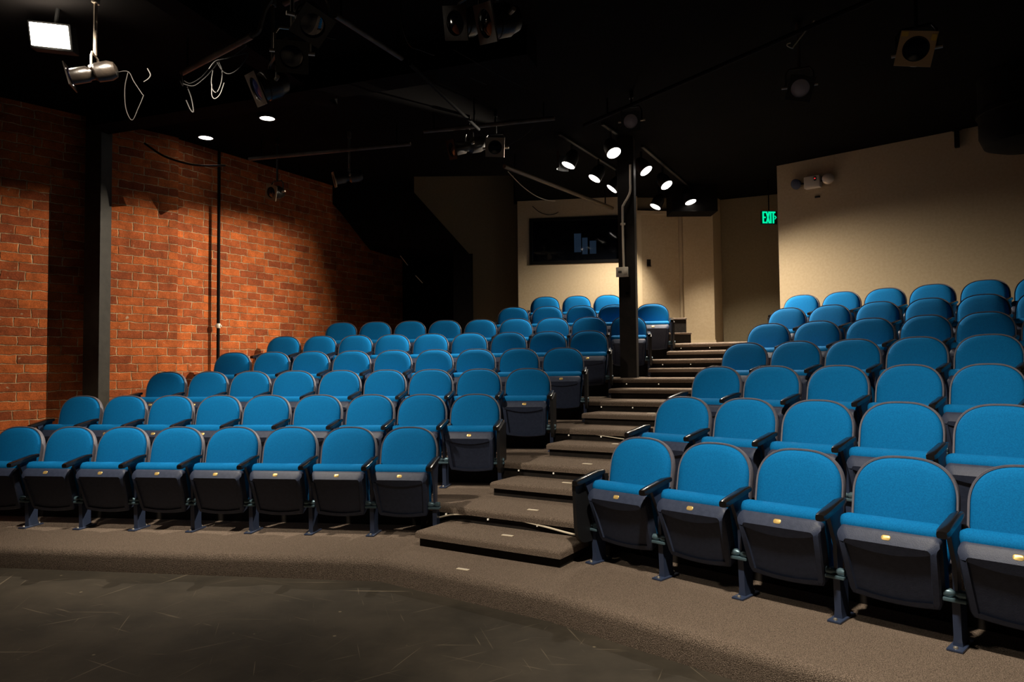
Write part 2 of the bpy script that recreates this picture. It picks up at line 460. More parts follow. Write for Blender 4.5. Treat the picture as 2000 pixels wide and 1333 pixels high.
def make_meshes():
    D = {}
    # upholstered back
    bm = BM(); o1 = back_outline(.013)
    rings = [scaled(o1, 1, .012), scaled(o1, 1, -.012), scaled(o1, .985, -.026), scaled(o1, .94, -.036), scaled(o1, .8, -.044), scaled(o1, .5, -.048), scaled(o1, .2, -.049)]
    loft(bm, [[lean(p) for p in r] for r in rings]); D['backrest'] = (bm, M['blue'])
    # plastic shell with a raised rim
    bm = BM(); o2 = back_outline(0.)
    o3 = back_outline(.011)
    rings = [scaled(o2, .88, .050), scaled(o2, .95, .044), scaled(o2, .99, .026), scaled(o2, 1, .012), scaled(o2, 1, -.012), scaled(o2, .993, -.017), scaled(o3, 1, -.014), scaled(o3, 1, .0)]
    loft(bm, [[lean(p) for p in r] for r in rings]); D['back_shell'] = (bm, M['shell'])
    # raised seat: frame with origin at its lower edge, s up along it, d towards the back
    A = math.radians(20)
    def S(x, s, d):          # d>0 back, s along the pan upward
        return Vector((x, -.225 - s*sin(A) + d*cos(A), .145 + s*cos(A) + d*sin(A)))
    def pan_out(g=0.):
        L = .382
        pts = []
        for i in range(7):                                # lower edge, gently bowed
            f = -1 + 2*i/6; pts.append((f*(.196-g), g + .018*f*f))
        pts.append((.208-g, .05)); pts.append((.218-g, .20)); pts.append((.225-g, .32))
        for i in range(5):
            a = pi/2*i/4; pts.append((.229-.035-g+.035*cos(a), L-.035-g+.035*sin(a)))
        for x in (.12, .06, 0, -.06, -.12): pts.append((x, L-g))
        for i in range(5):
            a = pi/2+pi/2*i/4; pts.append((-.229+.035+g+.035*cos(a), L-.035-g+.035*sin(a)))
        pts.append((-.225+g, .32)); pts.append((-.218+g, .20)); pts.append((-.208+g, .05))
        return pts
    def rec(o):              # recess outline: as the pan, but its top sags in the middle
        r = []
        for x, s in o:
            s2 = s
            if s > .30:
                s2 = min(s, .318 - .035*(1-(x/.2)**2)) if abs(x) < .2 else .318
            if s < .12: s2 = max(.012, s-.026)
            r.append((x, s2))
        return r
    bm = BM()
    o0, o1, o2 = pan_out(), pan_out(.008), pan_out(.034)
    rr = rec(o2); rr2 = rec(pan_out(.040))
    lip = [(x, min(s, .340)) for x, s in o2]
    def ld(s, g): return g + max(0., s-.335)*1.0
    R_ = [[S(x, s, .070) for x, s in o0], [S(x, s, ld(s, .006)) for x, s in o0], [S(x, s, ld(s, -.003)) for x, s in o1],
          [S(x, s, -.005) for x, s in lip], [S(x, s, -.004) for x, s in rr], [S(x, s, .006) for x, s in rr2]]
    loft(bm, R_); D['seat_pan'] = (bm, M['pan'])
    # cushion
    bm = BM()
    def cus(g, grow=0): return [(x*1.0, s*1.065 + (0 if s > .1 else .01)) for x, s in pan_out(g)]
    R_ = [[S(x, s, .055) for x, s in cus(.022)], [S(x, s, .066) for x, s in cus(.006)], [S(x, s, .082) for x, s in cus(-.003)], [S(x, s, .108) for x, s in cus(-.009)], [S(x, s, .134) for x, s in cus(-.002)], [S(x, s, .154) for x, s in cus(.016)], [S(x, s, .166) for x, s in cus(.05)], [S(x, s, .169) for x, s in cus(.10)]]
    loft(bm, R_); D['seat_cushion'] = (bm, M['blue'])
    # number plate on the front lip of the pan
    bm = BM()
    pl = [(.023*math.copysign(abs(cos(a))**.5, cos(a)), .395+.0095*math.copysign(abs(sin(a))**.6, sin(a))) for a in [2*pi*i/24 for i in range(24)]]
    def lp(x, s, o): return S(x, s, .0295+(s-.368)*1.0-o)
    pl = [(x*.9, .362+(s-.395)*.9) for x, s in pl]
    loft(bm, [[lp(x, s, -.008) for x, s in pl], [lp(x, s, .004) for x, s in pl], [lp(x*.9, .362+(s-.362)*.85, .006) for x, s in pl]])
    D['number_plate'] = (bm, M['brass'])
    # armrest over the standard on the +x side
    def arm(x):
        bm = BM()
        prof = [(-.120, .020, .612, .030), (-.19, .026, .606, .040), (-.36, .028, .574, .042), (-.405, .027, .565, .042), (-.425, .022, .562, .034)]
        rings = []
        for y, hw, zc, h in prof:
            ring = []
            for i in range(12):
                a = 2*pi*i/12
                ring.append(Vector((x + hw*math.copysign(abs(cos(a))**.55, cos(a)), y, zc + h*.5*math.copysign(abs(sin(a))**.55, sin(a)))))
            rings.append(ring)
        loft(bm, rings)
        return bm
    D['armrest'] = (arm(.2635), M['arm']); D['armrest_l'] = (arm(-.2635), M['arm'])
    def standard(x):
        bm = BM()
        # foot plate, tapered pedestal, upright plate, back strap
        box(bm, x-.034, x+.034, -.285, -.075, 0, .012, .003)
        loft(bm, [[(x-.021, -.225, .010), (x+.021, -.225, .010), (x+.021, -.115, .010), (x-.021, -.115, .010)],
                  [(x-.017, -.225, .05), (x+.017, -.225, .05), (x+.017, -.125, .05), (x-.017, -.125, .05)],
                  [(x-.017, -.235, .235), (x+.017, -.235, .235), (x+.017, -.125, .235), (x-.017, -.125, .235)]])
        loft(bm, [[(x-.010, -.235, .235), (x+.010, -.235, .235), (x+.010, -.175, .235), (x-.010, -.175, .235)],
                  [(x-.010, -.245, .40), (x+.010, -.245, .40), (x+.010, -.165, .40), (x-.010, -.165, .40)],
                  [(x-.011, -.330, .56), (x+.011, -.330, .56), (x+.011, -.14, .60), (x-.011, -.14, .60)]])
        return bm
    D['leg'] = (standard(.2635), M['steel']); D['leg_l'] = (standard(-.2635), M['steel'])
    def bracket(x):
        bm = BM()
        box(bm, x-.048, x+.048, -.262, -.205, .222, .240, .004)
        lathe(bm, [(.004, -.05), (.019, -.046), (.022, -.02), (.010, 0), (.022, .02), (.019, .046), (.004, .05)], 12, Matrix.Translation((x, -.238, .258)) @ Matrix.Rotation(pi/2, 4, 'Y'))
        return bm
    D['hinge_bracket'] = (bracket(.2635), M['bracket'])
    D['hinge_bracket_l'] = (bracket(-.2635), M['bracket'])
    def bolts(x):
        bm = BM()
        for y in (-.262,): lathe(bm, [(.011, .010), (.011, .016), (.008, .021), (.002, .023)], 10, Matrix.Translation((x, y, 0)))
        return bm
    D['foot_bolt'] = (bolts(.2635), M['bolt']); D['foot_bolt_l'] = (bolts(-.2635), M['bolt'])
    def endpanel(x):
        bm = BM()
        pts = [(-.05, .59), (-.12, .60), (-.41, .545), (-.395, .25)]
        for i in range(6):
            a = pi + pi/2*i/5; pts.append((-.305+.085*cos(a), .235+.085*sin(a)))
        for i in range(5):
            a = -pi/2 + pi/2*i/4; pts.append((-.11+.05*cos(a), .20+.05*sin(a)))
        rings = [[(x-.014, y, z) for y, z in pts], [(x+.014, y, z) for y, z in pts]]
        loft(bm, rings)
        return bm
    D['end_panel'] = (endpanel(.285), M['panelm']); D['end_panel_l'] = (endpanel(-.285), M['panelm'])
    return D

MESH = {}
for k, (bm, m) in make_meshes().items():
    o = obj(k.replace('_l', '') if k.endswith('_l') else k, bm, m)
    MESH[k] = o.data
    bpy.data.objects.remove(o)

def add_part(name, key, parent):
    o = bpy.data.objects.new(name, MESH[key]); COL.objects.link(o); o.parent = parent
    return o

def seat(label, loc, rz, near=False, far=False, panel=None):
    """far: own standard on the -x side too; panel: 'r' or 'l' aisle end panel"""
    t = thing('theatre_seat', label, 'seat', loc, rz, 'blue tip-up theatre seats')
    add_part('backrest', 'backrest', t); add_part('back_shell', 'back_shell', t)
    add_part('seat_cushion', 'seat_cushion', t)
    p = add_part('seat_pan', 'seat_pan', t)
    add_part('number_plate', 'number_plate', p)
    for side in ([''] + (['_l'] if far else [])):
        add_part('armrest', 'armrest'+side, t)
        g = add_part('leg', 'leg'+side, t)
        add_part('hinge_bracket', 'hinge_bracket'+side, g)
        add_part('foot_bolt', 'foot_bolt'+side, g)
        add_part('foot_bolt', 'foot_bolt'+side, g).location.y = .170
    if panel: add_part('end_panel', 'end_panel'+('_l' if panel == 'l' else ''), t)
    return t

ORD = ['first', 'second', 'third', 'fourth', 'fifth', 'sixth', 'seventh', 'eighth', 'ninth']
ROWS = {1: 'front', 2: 'second', 3: 'third', 4: 'fourth', 5: 'fifth', 6: 'sixth', 7: 'seventh', 8: 'back'}
for blk, plan in (('left', LEFT), ('right', RIGHT)):
    for k, row in plan.items():
        a, D, S_ = row
        for i, s in enumerate(S_):
            p = row_pt(row, s)
            idx = len(S_)-1-i if blk == 'left' else i
            rname = ROWS[k] if not (blk == 'right' and k == 7) else 'back'
            lab = 'blue tip-up theatre seat, %s from the aisle in the %s row of the %s block' % (ORD[idx], rname, blk)
            last = i == len(S_)-1
            pan = ('r' if last and k > 1 else None) if blk == 'left' else ('l' if i == 0 else None)
            gap = (S_[i+1]-s) if not last else (s-S_[i-1])
            o = seat(lab, (p.x, p.y, tier_z(k)), -a, far=(i == 0), panel=pan)
            o.scale.x = min(1.03, max(.93, gap/.527))

# ------------------------------------------------------------------ room shell
ZC = 4.46
def wall(name, p, q, z0, z1, m, thick=.12, back=1):
    """wall whose visible face runs p -> q; local x along it, z up, body behind"""
    p, q = Vector(p), Vector(q)
    d = q-p; L = d.length
    bm = BM(); box(bm, 0, L, 0, thick*back, z0, z1)
    o = struct(obj(name, bm, m, smooth=False))
    o.location = (p.x, p.y, 0); o.rotation_euler = (0, 0, math.atan2(d.y, d.x))
    return o
wall('wall_left', K - WA*6.5, K, 0, ZC, M['brick'], .3)
wB0 = K + Vector((-WB.y, WB.x))*.05
wall('wall_left', wB0 - WB*.05, wB0 + WB*6.2, 0, ZC+.8, M['brick'], .3)
# back of the room behind the control booth, seen left of the booth
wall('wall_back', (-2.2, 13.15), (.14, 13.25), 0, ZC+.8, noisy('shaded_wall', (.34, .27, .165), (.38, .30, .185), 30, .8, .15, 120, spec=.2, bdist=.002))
wall('wall_stair', (-2.35, 12.88), (-.70, 13.0), 0, 3.6, M['black'], .08)
wall('wall_booth', (.12, 13.24), (.12, 12.60), 0, ZC, M['beige'], .1, 1)
# right wall behind the right block
wall('wall_right', (3.95, 10.52), (8.6, 6.35), 0, ZC, M['beige'], .16)
# corridor at the top of the aisle
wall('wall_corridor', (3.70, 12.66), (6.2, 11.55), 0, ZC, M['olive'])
bm = BM(); prism(bm, [(2.98, 12.34), (3.49, 12.30), (3.72, 12.62), (3.6, 12.9), (2.98, 12.9)], 0, ZC)
struct(obj('wall_pier', bm, M['beige'], smooth=False))
bm = BM(); prism(bm, [(2.96, 12.325), (3.50, 12.28), (3.50, 12.30), (2.96, 12.345)], tier_z(8), tier_z(8)+.11)
struct(obj('baseboard_back', bm, M['trim'], smooth=False))

# ceiling
bm = BM(); prism(bm, [(-9, -4), (9, -4), (9, 12.6), (3.9, 13.2), (.1, 12.66), (.06, 10.9), (-1.48, 10.9), (-1.75, 12.9), (-2.2, 13.1), (-4.5, 12.2), (-9, 10)], ZC, ZC+.1)
struct(obj('ceiling', bm, M['ceil'], smooth=False))
bm = BM(); prism(bm, [(.2, 10.8), (.2, 13.3), (-3.2, 13.3), (-3.2, 10.8)], ZC+.8, ZC+.9)
box(bm, .06, .16, 10.9, 13.3, ZC+.1, ZC+.8); box(bm, -2.1, .06, 10.8, 10.9, ZC+.1, ZC+.8); loft(bm, [[(-1.48, 10.9, ZC+.1), (-1.75, 12.9, ZC+.1), (-1.85, 12.9, ZC+.1), (-1.58, 10.9, ZC+.1)], [(-1.48, 10.9, ZC+.8), (-1.75, 12.9, ZC+.8), (-1.85, 12.9, ZC+.8), (-1.58, 10.9, ZC+.8)]])
struct(obj('ceiling_recess', bm, M['ceil'], smooth=False))

# control booth front with its window
bp, bq = Vector((.12, 12.60)), Vector((2.19, 12.30))
bd = (bq-bp); BL = bd.length; bd.normalize(); bang = math.atan2(bd.y, bd.x)
def booth_uv(u, v):     # photo point onto the booth wall plane: distance along it, height
    d = ray(u, v); n = Vector((-bd.y, bd.x)); t = (bp.x*n.x + bp.y*n.y)/(d.x*n.x + d.y*n.y)
    P = Vector((0, 0, CAMZ)) + d*t
    return (Vector((P.x, P.y))-bp).dot(bd), P.z
wx0, wz1 = booth_uv(1036, 431); _, wz0 = booth_uv(1036, 514)
wx1, _ = booth_uv(1212, 428)
bm = BM()
for x0, x1, z0, z1 in ((0, wx0, 0, ZC), (wx1, BL, 0, ZC), (wx0, wx1, 0, wz0), (wx0, wx1, wz1, ZC)):
    box(bm, x0, x1, 0, .1, z0, z1)
o = struct(obj('wall_booth', bm, M['beige'], smooth=False)); o.location = (bp.x, bp.y, 0); o.rotation_euler = (0, 0, bang)
win = bpy.data.objects.new('window_1', None); COL.objects.link(win); struct(win)
win.location = (bp.x, bp.y, 0); win.rotation_euler = (0, 0, bang)
bm = BM()
for x0, x1, z0, z1 in ((wx0-.02, wx0+.03, wz0-.03, wz1+.03), (wx1-.03, wx1+.02, wz0-.03, wz1+.03), (wx0, wx1, wz0-.03, wz0+.02), (wx0, wx1, wz1-.02, wz1+.03)):
    box(bm, x0, x1, -.02, .08, z0, z1, .004)
obj('window_frame', bm, M['black'], win, smooth=False)
bm = BM(); box(bm, wx0+.03, wx1-.03, .04, .046, wz0+.02, wz1-.02)
obj('pane', bm, M['glass'], win, smooth=False)
# dark room behind the glass
bm = BM()
box(bm, .1, BL-.05, 1.5, 1.55, 1.8, ZC)
o = struct(obj('wall_booth_inner', bm, M['black'], smooth=False)); o.location = (bp.x, bp.y, 0); o.rotation_euler = (0, 0, bang)
bt = Matrix.Translation((bp.x, bp.y, 0)) @ Matrix.Rotation(bang, 4, 'Z')
bm = BM(); box(bm, .1, BL-.05, .12, 1.5, 1.7, 1.8)
o = struct(obj('floor_booth', bm, M['black'], smooth=False)); o.location = (bp.x, bp.y, 0); o.rotation_euler = (0, 0, bang)
for (u0, u1, v0, v1, lab) in ((1114, 1128, 456, 492, 'tall dim bluish screen glowing behind the booth window, leftmost of three'), (1130, 1141, 464, 496, 'narrow dim bluish screen behind the booth window, middle of three'), (1145, 1158, 470, 495, 'faint bluish screen behind the booth window, rightmost of three')):
    a0, z1 = booth_uv(u0, v0); a1, z0 = booth_uv(u1, v1)
    t = thing('monitor', lab, 'screen', bt @ Vector((a0*1.025+.01, .55, 1.8)), bang, 'screens in the control booth')
    ww, h0, h1 = (a1-a0)*1.04, (z0-CAMZ)*1.04+CAMZ-1.8, (z1-CAMZ)*1.04+CAMZ-1.8
    bm = BM(); box(bm, -.01, ww+.01, .005, .04, h0-.01, h1+.01, .004); box(bm, ww/2-.03, ww/2+.03, .02, .03, 0, h0)
    obj('casing', bm, M['can'], t, smooth=False)
    bm = BM(); box(bm, 0, ww, 0, .006, h0, h1)
    obj('screen', bm, M['monitor'], t, smooth=False)

# door beside the booth
dp, dq = Vector((2.19, 12.34)), Vector((2.99, 12.44))
dd = dq-dp; DLn = dd.length; dang = math.atan2(dd.y, dd.x)
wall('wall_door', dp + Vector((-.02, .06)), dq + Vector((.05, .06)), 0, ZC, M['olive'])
dr = bpy.data.objects.new('door_1', None); COL.objects.link(dr); struct(dr)
dr.location = (dp.x, dp.y, tier_z(8)); dr.rotation_euler = (0, 0, dang)
dh = 2.3
bm = BM(); box(bm, .07, DLn-.06, .01, .05, .0, dh, .003); obj('door_leaf', bm, M['beige'], dr, smooth=False)
bm = BM(); box(bm, 0, .07, -.015, .06, 0, dh+.06, .004); box(bm, DLn-.06, DLn, -.015, .06, 0, dh+.06, .004); box(bm, 0, DLn, -.015, .06, dh, dh+.07, .004)
obj('door_frame', bm, M['trim'], dr, smooth=False)
bm = BM()
hz = at(1262, 510, 12.35).z - tier_z(8)
lathe(bm, [(.004, -.05), (.035, -.045), (.035, -.02), (.018, -.015), (.018, .01)], 14, Matrix.Translation((.20, -.0, hz)) @ Matrix.Rotation(-pi/2, 4, 'X') @ Matrix.Scale(-1, 4, (0, 0, 1)))
box(bm, .165, .235, 0, .014, hz-.09, hz+.03, .003); box(bm, .165, .235, -.03, .01, hz-.095, hz-.085, .002)
obj('door_handle', bm, M['metaldark'], dr)

# sloping black stair enclosure above the back left seats
SY = 11.0
def stair_pts(px): return [(at(u, v, SY).x, at(u, v, SY).z) for u, v in px]
prof = stair_pts([(920, 660), (920, 500), (786, 316), (560, 0)])
prof2 = stair_pts([(600, 200), (650, 400), (700, 464), (746, 469), (885, 485), (885, 660)])  # left outline shaped so that its shadow slants across the brick
bm = BM()
poly = prof + prof2
yy = lambda x, e: SY + e - .17*(x+.62)
rings = [[(x, yy(x, 0), min(z, ZC)) for x, z in poly], [(x-.16, yy(x, 2.75), min(z, ZC)) for x, z in poly]]
loft(bm, rings)
so = struct(obj('wall_stair', bm, M['black'], smooth=False))
for (u0, v0, u1, v1) in ((778, 496, 793, 515), (809, 536, 823, 551)):
    a, b = at(u0, v0, SY-.03+.02), at(u1, v1, SY-.03)
    a.y = yy(a.x, -.012); b.y = yy(b.x, -.012)
    bm = BM(); tube(bm, [a, b], .006, 6); obj('edge_glint_strip', bm, M['alum'], so)  # short metal pieces standing for glints along the stair edge

# black ceiling beams and drops
def beam(name, p, q, wd, z0, z1, m=None):
    p, q = Vector(p), Vector(q); d = q-p
    bm = BM(); box(bm, 0, d.length, -wd/2, wd/2, z0, z1)
    o = struct(obj(name, bm, m or M['ceil'], smooth=False))
    o.location = (p.x, p.y, 0); o.rotation_euler = (0, 0, math.atan2(d.y, d.x)); return o
beam('ceiling_beam', (-2.75, 4.6), (-1.9, 7.4), .22, 4.25, ZC)
beam('ceiling_beam', (-4.6, 7.9), (0.2, 6.2), .28, 4.20, ZC)
beam('ceiling_beam', (2.62, 11.75), (3.36, 11.75), .42, 4.02, ZC, M['black'])

# ------------------------------------------------------------------ posts
cz0 = tier_z(3)
t = thing('steel_column', 'charcoal painted steel column standing in front of the brick wall', 'column', (-4.715, 8.13, cz0), -.15)
bm = BM(); box(bm, -.10, .10, -.09, .09, .012, ZC-cz0, .004); obj('shaft', bm, M['colpaint'], t, smooth=False)
bm = BM(); box(bm, -.12, .12, -.11, .11, 0, .012, .002); obj('base_plate', bm, M['colpaint'], t, smooth=False)
pp = at(1225, 776, 9.28); pz = tier_z(5)
t = thing('support_post', 'dark square timber post rising from the aisle beside the left block', 'post', (1.505, 9.20, pz), -.30)
bm = BM(); box(bm, -.105, .105, -.105, .105, 0, ZC-pz, .004); obj('shaft', bm, M['wood'], t, smooth=False)
bm = BM(); box(bm, -.02, .02, -.113, -.105, 1.30, 1.34, .001); obj('mounting_plate', bm, M['black'], t, smooth=False)
# thermostat and conduit on the post
py = 9.06
th = at(1216.5, 531.5, py)
t = thing('thermostat', 'white thermostat box fixed to the dark post at the end of a conduit', 'thermostat', (th.x, th.y+.03, th.z), -.30)
bm = BM(); box(bm, -.078, .078, -.035, .0, -.062, .062, .006); obj('casing', bm, M['white'], t)
bm = BM(); box(bm, -.05, -.005, -.038, -.033, -.012, .016, .002); obj('display', bm, M['grey'], t)
bm = BM(); box(bm, .02, .06, -.038, -.033, -.03, .03, .002); obj('keypad', bm, M['white'], t)
pth = [at(1231, 322, py-.02), at(1231, 352, py-.02), at(1231, 372, py-.02), at(1227, 384, py-.02), at(1218, 400, py-.02), at(1216, 410, py-.02), at(1217, 470, py), at(1218.5, 522, py+.01)]
t = thing('conduit', 'bare metal conduit bent down the face of the dark post to the thermostat', 'conduit', pth[-1])
bm = BM(); tube(bm, [p - pth[-1] for p in smooth_path(pth, 4)], .015, 8); obj('pipe_run', bm, M['galv'], t)
bm = BM()
for p in (at(1216.5, 438, py),): box(bm, p.x-pth[-1].x-.03, p.x-pth[-1].x+.03, p.y-pth[-1].y-.018, p.y-pth[-1].y+.02, p.z-pth[-1].z-.012, p.z-pth[-1].z+.012, .003)
obj('pipe_strap', bm, M['galv'], t)

# downpipe on the brick wall
wpt = Vector((-3.865, 9.42))
t = thing('wall_pipe', 'thin black vertical pipe clipped to the brick wall', 'pipe', (wpt.x, wpt.y, tier_z(4)))
bm = BM(); tube(bm, [(0, 0, 0), (0, 0, ZC-tier_z(4))], .021, 10); obj('pipe_run', bm, M['black'], t)
cp = at(417.5, 637, 9.42).z - tier_z(4)
bm = BM(); tube(bm, [(0, 0, cp-.03), (0, 0, cp-.012), (0, 0, cp+.012), (0, 0, cp+.03)], [.028, .034, .034, .028], 10); box(bm, -.045, .045, -.012, .012, cp-.012, cp+.012, .003)
obj('pipe_coupling', bm, M['galv'], t)

# ------------------------------------------------------------------ track lights round the post
def track_light(u, v, z, tilt, r, label, power, size, blend=1., aim=None):
    """lamp face seen as an ellipse of axis ratio r whose short axis leans by tilt (radians, right of down)"""
    p = atz(u, v, z)
    vd = (p-Vector((0, 0, CAMZ))).normalized()
    rt = Vector((vd.y, -vd.x, 0)).normalized(); up = rt.cross(vd)
    n = (vd*-r + (rt*sin(tilt) - up*cos(tilt))*math.sqrt(1-r*r)).normalized()
    t = thing('track_light', label, 'lamp', p, 0, 'lit track lights around the post')
    F_ = frame_to(n)
    bm = BM(); lathe(bm, [(.086, 0), (.092, 0), (.094, .03), (.092, .12), (.075, .17), (.05, .21), (.02, .225)], 24, F_)
    obj('lamp_housing', bm, M['can'], t)
    bm = BM(); lathe(bm, [(.088, -.002), (.086, -.004), (.05, -.006), (.01, -.007)], 24, F_)
    obj('lens', bm, M['lamp'], t)
    bm = BM(); back = -n*.12
    top = Vector((back.x, back.y, ZC - .032 - p.z))
    tube(bm, [back, Vector((back.x, back.y, (back.z+top.z)/2)), top], .016, 8)
    obj('stem', bm, M['can'], t)
    if aim:                 # curved cut-off shade, added to keep this lamp's light off ceiling and upper brick
        bm = BM(); rings = []
        for i in range(25):
            a = math.radians(215 - 130*i/24)
            c_, s_ = cos(a), sin(a)
            zl = -.046 + .006*i/24
            rings.append([(.15*c_, .15*s_, zl), (.15*c_, .15*s_, .17), (.153*c_, .153*s_, .17), (.153*c_, .153*s_, zl)])
        loft(bm, rings); obj('added_hood', bm, M['can'], t)
    spot('track_lamp', p + n*.03, aim or n, power, size, blend, .05 if not aim else .006)
    return p
TL = [
 (1199, 299, 4.15, .43, .65, 'lit black track light nearest the camera, large bright disc above the post', 260, 100),
 (1110, 323, 4.15, -.44, .36, 'lit black track light aimed left, leftmost of the cluster around the post', 1550, 98, 1., (-.91, -.34, -.48)),
 (1161, 349, 4.15, -.57, .38, 'lit black track light aimed left, second from the left in the cluster', 330, 74),
 (1195, 369, 4.15, -.71, .26, 'lit black track light with a thin lit rim, close against the post at left', 170, 74),
 (1262, 334, 4.15, .63, .45, 'lit black track light aimed right, just right of the post top', 280, 92),
 (1302, 362, 4.15, .57, .50, 'lit black track light aimed right, upper right of the post', 950, 108, .9),
 (1280, 404, 4.10, -.49, .35, 'lit black track light hanging lowest, in front of the door wall', 650, 116, .9),
 (1349, 395, 4.15, .30, .38, 'lit black track light farthest right of the cluster, near the corridor', 700, 104, .9)]
for args in TL: track_light(*args)
for lab, p, q in (('black lighting track on the ceiling holding the lamps left of the post', (.62, 8.9), (1.75, 10.85)), ('black lighting track on the ceiling holding the lamps right of the post', (1.76, 9.44), (2.95, 11.65)), ('very short black lighting track holding the lamp nearest the camera', (1.12, 8.55), (1.34, 8.9))):
    p, q = Vector(p), Vector(q); d = q-p
    bm = BM(); box(bm, 0, d.length, -.02, .02, -.033, -.003, .003)
    o = tag(obj('lighting_track', bm, M['can'], smooth=False), lab, 'track', 'ceiling lighting tracks')
    o.location = (p.x, p.y, ZC); o.rotation_euler = (0, 0, math.atan2(d.y, d.x))

# recessed downlights on the left
for (u, v, lab) in ((402, 268, 'round lit downlight in the dark ceiling, the left one near the brick wall'), (522, 230, 'round lit downlight in the dark ceiling, the right one below the hanging spotlight')):
    p = atz(u, v, ZC-.02)
    t = thing('downlight', lab, 'lamp', (p.x, p.y, ZC-.022), 0, 'pair of ceiling downlights')
    bm = BM(); lathe(bm, [(.085, .0), (.085, -.012), (.11, -.012), (.115, .0), (.115, .022), (.085, .022)], 24); obj('trim_ring', bm, M['black'], t)
    bm = BM(); lathe(bm, [(.085, .012), (.085, -.004), (.04, -.014), (.01, -.016)], 24); obj('lens', bm, M['lamp'], t)
    spot('downlight_lamp', (p.x, p.y, ZC-.06), (0, 0, -1), 14, 70, 1., .08)

# bright square flood at top left
fp = atz(96, 69, 4.2)
A_, B_, C_, D_ = at(57, 43, 5.62), at(132, 52, 5.62), at(136, 95, 5.62), at(63, 88, 5.62)
ctr = (A_+B_+C_+D_)/4
t = thing('floodlight', 'square floodlight glaring from the ceiling at the top left', 'lamp', ctr)
ex = ((B_-A_)+(C_-D_)).normalized(); ez = ((A_-D_)+(B_-C_)).normalized()
en = ex.cross(ez).normalized()
if en.y > 0: en = -en
mx = Matrix((ex, ez, -en)).transposed().to_4x4()
hw, hh = (B_-A_).length/2, (A_-D_).length/2
bm = BM(); box(bm, -hw-.02, hw+.02, -hh-.02, hh+.02, .004, .09, .008, mtx=mx); obj('lamp_housing', bm, M['can'], t)
bm = BM(); box(bm, -hw, hw, -hh, hh, -.006, .006, .003, mtx=mx); obj('lens', bm, M['flood'], t)
bm = BM(); tube(bm, [Vector((0, .05, .02)), Vector((0, .1, ZC-ctr.z))], .015, 8); obj('bracket', bm, M['can'], t)
spot('flood_lamp', ctr + en*.04, (.25, -.6, -.75), 150, 150, .9, .12)
spot('flood_glow_fill', ctr + en*.12 + Vector((0, 0, -.06)), (0, 0, 1), 85, 170, 1., .12)  # added upward lamp, makes the glow on the ceiling round the flood

# ------------------------------------------------------------------ exit sign, emergency light, duct
ep = at(1503, 425, 11.3)
t = thing('exit_sign', 'green lit EXIT sign with an arrow at the corridor corner', 'sign', (ep.x, ep.y, ep.z), .10)
k = 11.3/F
def strokes(segs, wd):
    bm = BM()
    for (x0, z0, x1, z1) in segs:
        a, b = Vector((x0, 0, z0)), Vector((x1, 0, z1)); d = b-a
        vs = box(bm, -wd/2 if d.length else 0, d.length+wd/2, -.004, .004, -wd/2, wd/2)
        m_ = Matrix.Translation(a) @ Matrix.Rotation(-math.atan2(d.z, d.x), 4, 'Y')
        bmesh.ops.transform(bm, matrix=m_, verts=vs)
    return bm
h = 10.2*k; wd = 2.9*k
def X(p): return (p-1503)*k
LET = {'letter_e': [(X(1490), -h, X(1490), h), (X(1490), h, X(1494), h), (X(1490), 0, X(1493.4), 0), (X(1490), -h, X(1494), -h)],
       'letter_x': [(X(1497), -h, X(1502.2), h), (X(1497), h, X(1502.2), -h)],
       'letter_i': [(X(1505.4), -h, X(1505.4), h)],
       'letter_t': [(X(1508.0), h, X(1513.6), h), (X(1510.8), -h, X(1510.8), h)],
       'arrow': [(X(1514.2), h*.28, X(1516.4), 0), (X(1514.2), -h*.28, X(1516.4), 0)]}
bm = BM(); box(bm, X(1486), X(1519), .004, .03, -h-3*k, h+3*k, .004); obj('sign_plate', bm, M['exitplate'], t, smooth=False)
for nme, sg in LET.items():
    o = obj(nme, strokes(sg, wd*(.5 if nme == 'arrow' else 1)), M['exit'], t, smooth=False); o.location.y = -.002
bm = BM(); tube(bm, [Vector((0, .02, h+3*k)), Vector((0, .02, ZC-ep.z))], .01, 6); obj('hanger', bm, M['black'], t)

# emergency light on the right wall
wr0, wr1 = Vector((3.95, 10.52)), Vector((8.6, 6.35)); wrd = (wr1-wr0).normalized(); wrn = Vector((wrd.y, -wrd.x))
if wrn.y > 0: wrn = -wrn
def on_right_wall(u, v):
    d = ray(u, v); s_ = (wr0.dot(wrn))/(d.x*wrn.x + d.y*wrn.y)
    return Vector((0, 0, CAMZ)) + d*s_
ec = on_right_wall(1590, 358)
ang = math.atan2(wrd.y, wrd.x)
t = thing('emergency_light', 'emergency light with two lamp heads high on the right wall', 'light', ec + Vector((wrn.x, wrn.y, 0))*.004, ang)
kk = ec.y/F*1.15
bm = BM(); box(bm, -13*kk, 13*kk, -.10, .0, -10*kk, 10*kk, .008); obj('casing', bm, M['white'], t)
bm = BM(); box(bm, 4*kk, 8*kk, -.104, -.098, 1*kk, 8*kk, .001); obj('indicator_panel', bm, M['can'], t, smooth=False)
bm = BM(); box(bm, 5*kk, 6.6*kk, -.108, -.103, 4*kk, 5.6*kk); obj('red_indicator', bm, mat('red_led', (.3, 0, 0), .4, emit=(1, .05, .06), es=1.2), t, smooth=False)
for sx, u in ((-1, -27), (1, 26)):
    bm = BM(); lathe(bm, [(.010, .09), (.05, .05), (.075, .0), (.078, -.015), (.072, -.02), (.05, -.03), (.01, -.034)], 18, Matrix.Translation((u*kk, -.07, 1.5*kk)) @ frame_to((sx*.25, -1, -.45)))
    obj('lamp_head', bm, M['alum'] if sx > 0 else M['pan'], t)
    bm = BM(); tube(bm, [Vector((sx*10*kk, -.05, 0)), Vector((u*kk, -.03, 2*kk))], .012, 6); obj('lamp_arm', bm, M['can'], t)
